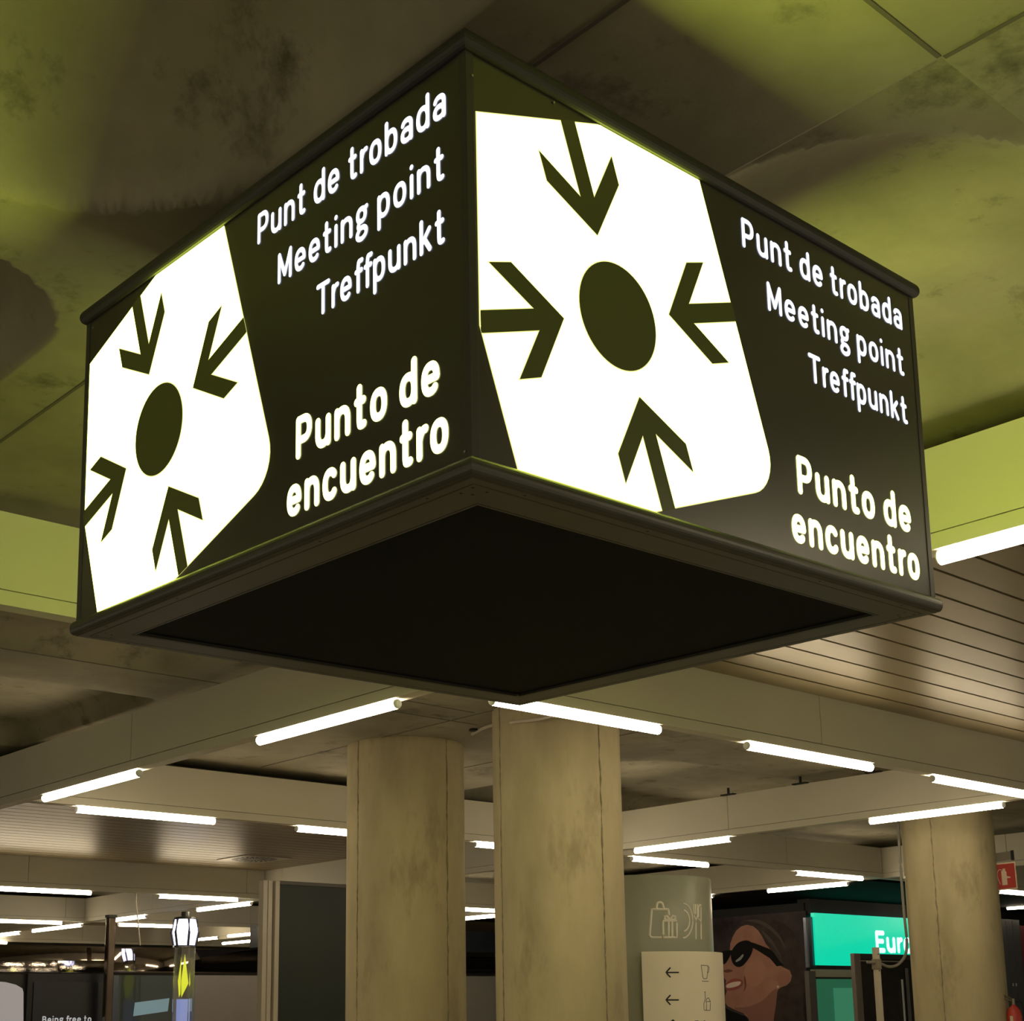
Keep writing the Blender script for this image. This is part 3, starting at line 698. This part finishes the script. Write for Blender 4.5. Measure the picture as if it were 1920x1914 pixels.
# green lit sign
def eny(px, py, dy=0): return ony(px, py, FY-dy)
g = empty('shop_sign', (0, 0, 0), 'green backlit shop sign with white letters behind the pillar', 'sign')
q0 = eny(1526, 1711, .05); q1 = eny(1528, 1809, .05)
bm = bmesh.new(); box(bm, (q0.x, q0.y, q1.z), (q0.x+6.2, q0.y+.08, q0.z)); build('green_panel', bm, emit('lit_green_acrylic', (.0, .66, .40), .95, (0, .2, .12)), g)
p0 = ony(1512, 1718, FY-.03); p1 = ony(1525, 1718, FY-.03); p2 = ony(1512, 1815, FY-.03)
bm = bmesh.new(); box(bm, (p0.x, p0.y, p2.z), (p1.x, p0.y+.10, p0.z), 0, .02); build('shop_corner_post', bm, M_chrome, g)  # upper part of the shop's metal corner post, parented to the sign
u0 = eny(1643, 1786, .052); u1 = eny(1711, 1786, .052)
me = text_mesh('Euro', 0, u1.x-u0.x, 0, abs(eny(1643, 1744, .052).z-u0.z), .22, .08)
lt = sub('lettering', me, emit('lit_white_letters', (.82, 1.1, 1.15), 1), g); lt.rotation_euler = (math.pi/2, 0, 0); lt.location = (u0.x, u0.y-.004, u0.z)
y0_, y1_ = eny(1688, 1793, .053), eny(1740, 1803, .053)
bm = bmesh.new(); box(bm, (y0_.x, y0_.y-.003, y1_.z), (y0_.x+4.0, y0_.y+.02, y0_.z)); build('yellow_strip', bm, emit('lit_yellow_strip', (.75, .80, .0), 1), g)
# door bay below
M_beige = mat('beige_header', (.30, .26, .20), .5)
gz = empty('shop_door', (0, 0, 0), 'green glazed shop doorway under the green sign', 'door')
hA = eny(1527, 1817, .02); hB = eny(1607, 1832, .02)
bm = bmesh.new(); box(bm, (hA.x, hA.y, hB.z), (hB.x, hA.y+.1, hA.z)); build('header', bm, M_beige, gz)
jA = eny(1516, 1820, .03); jB = eny(1529, 1820, .03)
bm = bmesh.new(); box(bm, (jA.x, jA.y, 0), (jB.x, jA.y+.1, jA.z)); build('jamb', bm, mat('jamb_grey', (.085, .075, .065), .5), gz)
dA = eny(1530, 1835, .0); dB = eny(1606, 1835, .0)
bm = bmesh.new(); box(bm, (dA.x, dA.y, 0), (dB.x, dA.y+.03, dA.z)); build('green_glass', bm, emit('green_glass', (.012, .085, .042), 1, (.02, .06, .035)), gz)
dC = eny(1563, 1852, .01)
bm = bmesh.new(); box(bm, (dC.x, dC.y, 0), (dB.x, dC.y+.01, dC.z)); build('lit_panel', bm, emit('green_glass_inner', (.03, .16, .085), 1, (.02, .06, .035)), gz)
# dark cabin right of the door, in front
cab = empty('glass_cabin', (0, 0, 0), 'dark glazed cabin with taupe frame left of the right-hand pillar', 'cabin')
CY_ = 6.9
def cny(px, py, dy=0): return ony(px, py, CY_-dy)
c0 = cny(1601, 1787); c1 = cny(1613, 1787); c2 = cny(1720, 1789)
bm = bmesh.new(); box(bm, (c0.x, c0.y, 0), (c1.x, c0.y+.08, c0.z), 0, .008); build('frame_post', bm, mat('taupe_frame', (.17, .14, .12), .5), cab)
bm = bmesh.new(); box(bm, (c1.x, c0.y+.02, c0.z-.09), (c2.x, c0.y+.08, c0.z)); build('frame_head', bm, M_black, cab)
bm = bmesh.new(); box(bm, (c1.x, c0.y+.03, 0), (c2.x, c0.y+.05, c0.z-.09)); build('glazing', bm, noisy('dark_glazing', (.035, .030, .025), (.018, .018, .018), .8, .12), cab)
e0 = cny(1613, 1801, .01); e1 = cny(1690, 1803, .01)
bm = bmesh.new(); box(bm, (e0.x, e0.y+.02, e0.z-.01), (e1.x, e0.y+.03, e0.z+.012)); build('glazing_rail', bm, M_reveal, cab)
f0 = cny(1693, 1836, .01)
bm = bmesh.new(); box(bm, (f0.x, f0.y+.02, 0), (f0.x+.035, f0.y+.04, f0.z)); build('white_mullion', bm, mat('white_mullion', (.55, .60, .60), .4), cab)
f0 = cny(1700, 1815, .01)
bm = bmesh.new(); box(bm, (f0.x, f0.y+.01, 0), (f0.x+.06, f0.y+.04, f0.z)); build('grey_mullion', bm, mat('grey_mullion', (.13, .13, .12), .4), cab)
# upright post with a cable loop by the pillar
PD = PY-.15
def pny(px, py): return ony(px, py, PD+.35)
h0 = pny(1636, 1776); h1 = pny(1647, 1776)
cxp = (h0.x+h1.x)/2
pt = empty('service_post', (cxp, h0.y, 0), 'pale drilled upright post with cable clamp left of the pillar', 'post')
bm = bmesh.new(); box(bm, (-.035, -.03, 0), (.035, .03, h0.z), 0, .006); build('upright', bm, M_profile, pt)
bm = bmesh.new(); zc = pny(1641, 1806).z; box(bm, (-.045, -.04, zc-.07), (.045, .04, zc+.05), 0, .006); build('clamp', bm, mat('clamp_grey', (.20, .17, .13), .5), pt)
bm = bmesh.new()
for py in (1789, 1820): bmesh.ops.create_cone(bm, cap_ends=True, segments=10, radius1=.008, radius2=.008, depth=.004, matrix=Matrix.Translation((0, -.031, pny(1641, py).z)) @ Matrix.Rotation(math.pi/2, 4, 'X'))
build('bolt_holes', bm, M_hole, pt)
bm = bmesh.new()
L_ = [pny(1626, 1804), pny(1636, 1804), pny(1650, 1806), pny(1665, 1812), pny(1680, 1810), pny(1692, 1800), pny(1699, 1785), pny(1700, 1760), pny(1696, 1720), pny(1692, 1670), pny(1687, 1600), pny(1684, 1540), pny(1683, 1515)]
tube(bm, spline(L_), .017, 8); tag(build('cable', bm, mat('grey_cable', (.20, .19, .16), .5), None, True), 'grey cable running up the pillar edge from the service post', 'cable')
bm = bmesh.new(); pp_ = pny(1693, 1645); bmesh.ops.create_uvsphere(bm, u_segments=12, v_segments=8, radius=.02, matrix=Matrix.Translation(pp_+Vector((0, -.02, 0))))
tag(build('cable_clip', bm, mat('bright_clip', (.8, .8, .75), .2), None, True), 'small bright clip holding the grey cable to the pillar', 'clip')
# extinguisher sign and extinguisher on the pillar
ang = math.atan2(-PY, -PX); side = Vector((math.cos(ang+1.25), math.sin(ang+1.25), 0)); PR = .28*Q*K
sdep = ray(1880, 1640); sdp = (PX*fw.x+PY*fw.y)/(fw.x**2+fw.y**2)
def pdp(px, py, extra=0):
    d = ray(px, py); base = Vector((PX, PY, 0)).dot(Vector((fw.x, fw.y, 0))); k = (base-.10+extra)/(d.x*fw.x+d.y*fw.y); return W(*(d*k))
M_red = mat('sign_red', (.42, .035, .022), .45); M_pale = mat('sign_cream', (.62, .50, .36), .5)
A_, B_, C_, D_ = pdp(1855, 1620), pdp(1903, 1615), pdp(1908, 1666), pdp(1860, 1671)
sg = empty('extinguisher_sign', A_, 'small red fire extinguisher sign with cream pictogram on the pillar edge', 'sign')
ux = (B_-A_); uz = (D_-A_); nn = ux.cross(uz).normalized()
if nn.dot(EYE-A_) < 0: nn = -nn
def sg_pt(u, v, o=0): return ux*u+uz*v+nn*o
def plate_obj(name, pts, m, par, o, th=.004, fn=sg_pt):
    bm = bmesh.new(); a_ = [bm.verts.new(fn(u, v, o)) for u, v in pts]; b__ = [bm.verts.new(fn(u, v, o+th)) for u, v in pts]
    bm.faces.new(a_); bm.faces.new(b__); n_ = len(pts)
    for i in range(n_): bm.faces.new((a_[i], a_[(i+1) % n_], b__[(i+1) % n_], b__[i]))
    return build(name, bm, m, par)
plate_obj('border', [(0, 0), (1, 0), (1, 1), (0, 1)], M_pale, sg, 0)
plate_obj('red_field', [(.05, .05), (.95, .05), (.95, .95), (.05, .95)], M_red, sg, .004, .002)
plate_obj('pictogram', [(.42, .30), (.48, .30), (.48, .22), (.58, .22), (.58, .30), (.62, .34), (.62, .50), (.76, .54), (.76, .58), (.62, .58), (.62, .82), (.42, .82)], M_pale, sg, .006, .002)
bm = bmesh.new(); tube(bm, [sg_pt(u, v, .008) for u, v in spline([(x, y, 0) for x, y in ((.46, .27), (.34, .25), (.27, .36), (.27, .55), (.34, .78))], 4) and [(p.x, p.y) for p in spline([(x, y, 0) for x, y in ((.46, .27), (.34, .25), (.27, .36), (.27, .55), (.34, .78))], 4)]], .005, 6)
build('pictogram_hose', bm, M_pale, sg)
plate_obj('top_clip', [(.86, -.42), (.98, -.42), (.98, -.06), (.86, -.06)], M_hole, sg, 0, .01)
plate_obj('glass_tab', [(-.04, -.36), (.86, -.40), (.86, -.08), (-.02, -.04)], mat('clear_tab', (.17, .15, .11), .2), sg, 0, .004)
ex0 = pdp(1893, 1885)
ex = empty('fire_extinguisher', Vector((ex0.x-fw.x*.14, ex0.y-fw.y*.14, ex0.z-.62)), 'red fire extinguisher hanging at the lower right of the pillar', 'fire extinguisher')
bm = bmesh.new(); lathe(bm, (0, 0), [(.05, 0), (.083, .02), (.086, .08), (.086, .50), (.074, .56), (.045, .60), (.025, .615), (.024, .63)], 28); build('cylinder', bm, M_red, ex, True)
bm = bmesh.new(); tube(bm, [(0, 0, .62), (0, 0, .70)], .02, 12); tube(bm, [(0, 0, .67), (-rt.x*.14, -rt.y*.14, .72)], .010, 8); build('valve', bm, mat('brass_grey', (.22, .2, .14), .4, .6), ex)
bm = bmesh.new(); tube(bm, [(-rt.x*.02, -rt.y*.02, .70), (-rt.x*.15, -rt.y*.15, .76)], .009, 8); build('handle', bm, mat('handle_olive', (.12, .11, .06), .5), ex)
bm = bmesh.new(); tube(bm, spline([(rt.x*.02, rt.y*.02, .66), (rt.x*.09, rt.y*.09, .66), (rt.x*.12, rt.y*.12, .5), (rt.x*.11, rt.y*.11, .2)]), .011, 8); build('hose', bm, M_hole, ex)
bm = bmesh.new()
for a in range(-6, 7):
    pass
va = math.atan2(-fw.y, -fw.x)
V = []
for k in range(9):
    a = va-.95+k*.14; V.append([bm.verts.new((.0872*math.cos(a), .0872*math.sin(a), z)) for z in (.36, .50)])
for k in range(3): bm.faces.new((V[k][0], V[k+1][0], V[k+1][1], V[k][1]))
for v in V[4:]:
    for q in v: bm.verts.remove(q)
build('label_sticker', bm, mat('cream_label', (.55, .5, .38), .5), ex)
# grey locker and coloured panels right of the pillar
LY = 7.2
def lny(px, py): return ony(px, py, LY)
l0, l1 = lny(1868, 1722), lny(1911, 1728)
t = empty('metal_locker', (l0.x, l0.y, 0), 'tall blue-grey metal cabinet right of the pillar', 'cabinet'); o_ = Vector((l0.x, l0.y, 0))
lb('body', (l0.x, l0.y, 0), (l1.x, l0.y+.6, l0.z), mat('cabinet_grey', (.060, .062, .070), .45), t, o_)
for i in range(3):
    xx = l0.x+(l1.x-l0.x)*(.28*i+.1); lb('door', (xx, l0.y-.012, .05), (xx+(l1.x-l0.x)*.27, l0.y, l0.z-.03), mat('cabinet_door', (.068, .070, .080), .4), t, o_)
for px in (1898.5, 1904.5):
    p = lny(px, 1846); lb('sticker', (p.x-.02, l0.y-.016, p.z-.03), (p.x+.02, l0.y-.012, p.z+.03), mat('pale_sticker', (.5, .52, .52), .5), t, o_)
r0 = ony(1912, 1735, LY+.1)
bm = bmesh.new(); zz = lny(1915, 1822).z; box(bm, (r0.x, r0.y, zz), (r0.x+1.6, r0.y+.1, r0.z)); box(bm, (r0.x, r0.y, .4), (r0.x+1.6, r0.y+.1, zz), 1)
tag(build('vending_machine', bm, [mat('dark_red', (.10, .012, .02), .4), mat('deep_blue', (.012, .016, .10), .4)]), 'dark red and blue machine at the right frame edge', 'vending machine')

# ------------------------------------------------------------------ mirror-clad shop at lower left
SY = 12.4
def sny(px, py, dy=0): return ony(px, py, SY-dy)
def z2(x, y): return (x/3.84, 1580+y/3.84)
M_mirror = noisy('bronze_mirror', (.42, .36, .31), (.36, .31, .26), .6, .05, bump=.05, metal=1)
M_mirror.node_tree.nodes['Noise Texture'].inputs['Scale'].default_value = 1.1
M_glass = mat('grey_green_glass', (.070, .085, .072), .08, 0, .5); M_pink = noisy('pale_shop_panel', (.30, .265, .235), (.26, .23, .20), .5, .25)
shop = empty('mirror_clad_shop', (0, 0, 0), 'shop with bronze mirror bulkhead and glass front at lower left', 'shop')
tl, tr = sny(-60, 1768), sny(484, 1777)
def sbox(name, px0, py0, px1, py1, m, dy=0, th=.1, par=None, bev=0):
    a_ = sny(px0, py0, dy); b__ = sny(px1, py1, dy)
    bm = bmesh.new(); box(bm, (a_.x, a_.y, max(b__.z, 0)), (b__.x, a_.y+th, a_.z), 0, bev); return build(name, bm, m, par or shop)
def curved(name, px0, py0, px1, py1, m, dy, t0, t1, th=.25, n=14):
    """convex mirror fascia whose face tilts from t0 (top) to t1 (bottom) degrees skyward"""
    a_ = sny(px0, py0, dy); b__ = sny(px1, py1, dy); H = a_.z-b__.z; y = a_.y; P = []
    for k in range(n+1):
        P.append((y, a_.z-H*k/n)); y -= H/n*math.tan(math.radians(t0+(t1-t0)*k/n))
    bm = bmesh.new(); A = [bm.verts.new((a_.x, *p)) for p in P]; B = [bm.verts.new((b__.x, *p)) for p in P]
    for k in range(n): bm.faces.new((A[k], A[k+1], B[k+1], B[k])).smooth = True
    ab = [bm.verts.new((x, a_.y+th, z)) for x in (a_.x, b__.x) for z in (P[0][1], P[-1][1])]
    bm.faces.new((A[0], B[0], ab[2], ab[0])); bm.faces.new((A[-1], ab[1], ab[3], B[-1])); bm.faces.new((ab[0], ab[2], ab[3], ab[1]))
    bm.faces.new(A+[ab[1], ab[0]]); bm.faces.new(B[::-1]+[ab[2], ab[3]])
    return build(name, bm, m, shop)
curved('mirror_bulkhead', -60, 1769, 484, 1825, M_mirror, .0, 12, 2)
curved('mirror_bulkhead', 484, 1786, 960, 1827, M_mirror, .0, 9, 1)
curved('mirror_band', -60, 1797, 206, 1825, noisy('warped_mirror', (.50, .45, .41), (.35, .30, .27), 1.3, .03, bump=.8, metal=1), .12, 14, -4)
sbox('dark_upper_band', 484, 1733, 960, 1786, noisy('blue_black_band', (.035, .038, .050), (.02, .02, .028), .8, .2), .03, .3)
sbox('pale_panel', 484, 1827, 960, 2010, M_pink, 0, .05)
sbox('glass_pane', 215, 1828, 329, 2010, M_glass, .0, .05)
sbox('dark_jamb', 200, 1828, 216, 2010, M_chrome, .02, .06)
sbox('pale_panel', 366, 1828, 484, 2010, M_pink, 0, .05)
M_refl = emit('pane_reflection', (.12, .19, .20), 1)  # pale blue reflection in the glass, painted as a weakly glowing patch
a_, b__, c__, d__ = [sny(*z2(*q), .012) for q in ((972, 1150), (1220, 1118), (1208, 1212), (960, 1248))]
bm = bmesh.new(); v4 = [bm.verts.new(q) for q in (a_, b__, c__, d__)]; v5 = [bm.verts.new(q+Vector((0, .01, 0))) for q in (a_, b__, c__, d__)]
bm.faces.new(v4); bm.faces.new(v5)
for i in range(4): bm.faces.new((v4[i], v4[(i+1) % 4], v5[(i+1) % 4], v5[i]))
o = build('painted_reflection', bm, M_refl, shop); o['label'] = 'pale blue reflection painted on the glass pane'
# black advertising cabinet
ad = empty('advertising_cabinet', (0, 0, 0), 'black advertising cabinet with pale words at the lower left', 'cabinet')
sbox('casing', 53, 1825, 205, 2010, mat('cabinet_black', (.006, .006, .006), .35), .25, .3, ad)
sbox('screen', 64, 1841, 188, 2010, mat('dark_screen', (.014, .014, .016), .25), .262, .02, ad)
p0, p1, pc = sny(79, 1918, .275), sny(171, 1918, .275), sny(79, 1905, .275)
lt = sub('lettering', text_mesh('Being free to', 0, p1.x-p0.x, 0, (pc.z-p0.z), .17), mat('pale_letters', (.42, .42, .42), .5), ad); lt.rotation_euler = (math.pi/2, 0, 0); lt.location = p0
lt.data.materials[0].node_tree.nodes['Principled BSDF'].inputs['Emission Color'].default_value = (.25, .25, .25, 1)
lt.data.materials[0].node_tree.nodes['Principled BSDF'].inputs['Emission Strength'].default_value = 1
ws = empty('display_screen', (0, 0, 0), 'pale rounded display screen at the lower left frame corner', 'screen')
bm = bmesh.new(); P = [(-120, 1842), (-20, 1839), (10, 1841), (30, 1846), (42, 1853), (44, 1860), (44, 2010), (-120, 2010)]
vv = [bm.verts.new(sny(x, y, .28)) for x, y in P]; v5 = [bm.verts.new(v.co+Vector((0, .05, 0))) for v in vv]
bm.faces.new(vv); bm.faces.new(v5)
for i in range(len(P)): bm.faces.new((vv[i], vv[(i+1) % len(P)], v5[(i+1) % len(P)], v5[i]))
build('panel', bm, emit('pale_lit_panel', (.24, .215, .21), 1, (.2, .2, .2)), ws)
sbox('housing', -120, 1826, 43, 2010, M_black, .20, .12, ws)
# dark post
a_ = sny(202, 1715, .4); b__ = sny(215, 1715, .4)
t = empty('signal_post', ((a_.x+b__.x)/2, a_.y, 0), 'slim bronze post rising above the mirror bulkhead at left', 'post')
hw = (b__.x-a_.x)/2
bm = bmesh.new(); box(bm, (-hw, -hw, 0), (hw, hw, a_.z-.05), 0, .015); build('shaft', bm, noisy('bronze', (.12, .09, .06), (.08, .06, .045), 4, .2, metal=.8), t)
bm = bmesh.new(); box(bm, (-hw*1.15, -hw*1.15, a_.z-.05), (hw*1.15, hw*1.15, a_.z)); build('cap', bm, M_black, t)
t = sny(255, 1690, 1.0); t2 = sny(263, 1772, 1.0)
bm = bmesh.new(); tube(bm, [Vector((t.x, t.y, 1.6+K*ZS)), t, t2], .012, 6); tag(build('suspension_wire', bm, M_profile), 'thin pale suspension wire hanging between the bronze post and the lantern', 'wire')
# lantern
la = sny(348, 1718, .5); R_l = (sny(372, 1740, .5).x-sny(325, 1740, .5).x)*.52
lan = empty('lantern', (la.x, la.y, 0), 'glowing white faceted lantern on a glass column left of the kiosk', 'lantern')
zb_ = sny(348, 1775, .5).z; zt_ = sny(348, 1721, .5).z
bm = bmesh.new(); n = 6
prof = [(.80, zb_+.02), (1.0, (zb_+zt_)/2), (.82, zt_-.03)]
rings = [[bm.verts.new((R_l*s_*.88*math.cos(2*math.pi*k/n+.3), R_l*s_*.88*math.sin(2*math.pi*k/n+.3), z)) for k in range(n)] for s_, z in prof]
for i in range(2):
    for k in range(n): bm.faces.new((rings[i][k], rings[i][(k+1) % n], rings[i+1][(k+1) % n], rings[i+1][k]))
bm.faces.new(rings[0]); bm.faces.new(rings[-1]); build('glowing_glass', bm, emit('lantern_light', (3.6, 3.8, 5.6), 1), lan)
for k in range(n):
    a = 2*math.pi*k/n+.3; bm = bmesh.new()
    tube(bm, [(R_l*s_*.92*math.cos(a), R_l*s_*.92*math.sin(a), z) for s_, z in prof], .026, 6); build('rib', bm, M_black, lan)
bm = bmesh.new(); lathe(bm, (0, 0), [(R_l*.8, zt_-.03), (R_l*.75, zt_+.01), (.09, zt_+.03), (.08, zt_+.12)], 12); build('cap', bm, M_black, lan)
bm = bmesh.new(); lathe(bm, (0, 0), [(R_l*.8, zb_-.01), (R_l*.8, zb_+.025)], 12); build('base_ring', bm, M_chrome, lan)
Mcg = mat('column_glass', (.9, .9, .85), .03); Mcg.node_tree.nodes['Principled BSDF'].inputs['Transmission Weight'].default_value = .9
bm = bmesh.new(); lathe(bm, (0, 0), [(R_l*.74, 0), (R_l*.74, zb_)], 8); build('glass_column', bm, Mcg, lan)
bm = bmesh.new(); zc1 = sny(345, 1808, .5).z; zc2 = sny(345, 1870, .5).z
vt = [bm.verts.new(q) for q in ((0, 0, zc1+.2), (-.09, -.05, (zc1+zc2)/2), (.05, -.08, (zc1+zc2)/2-.05), (.02, .12, (zc1+zc2)/2), (-.05, 0, zc2))]
for f in ((0, 1, 2), (0, 2, 3), (0, 3, 1), (4, 2, 1), (4, 3, 2), (4, 1, 3)): bm.faces.new([vt[i] for i in f])
o = build('yellow_prism', bm, emit('yellow_glow', (.8, .85, .02), 1), lan)
bm = bmesh.new(); box(bm, (-.06, -.06, .3), (.06, .06, zc2-.03)); build('blue_core', bm, emit('blue_core', (.22, .27, .55), 1), lan)

# printed inks of the poster are matt
for m in bpy.data.materials:
    if m.name.startswith('poster_'):
        b = m.node_tree.nodes['Principled BSDF']; b.inputs['Specular IOR Level'].default_value = .08; b.inputs['Roughness'].default_value = .7
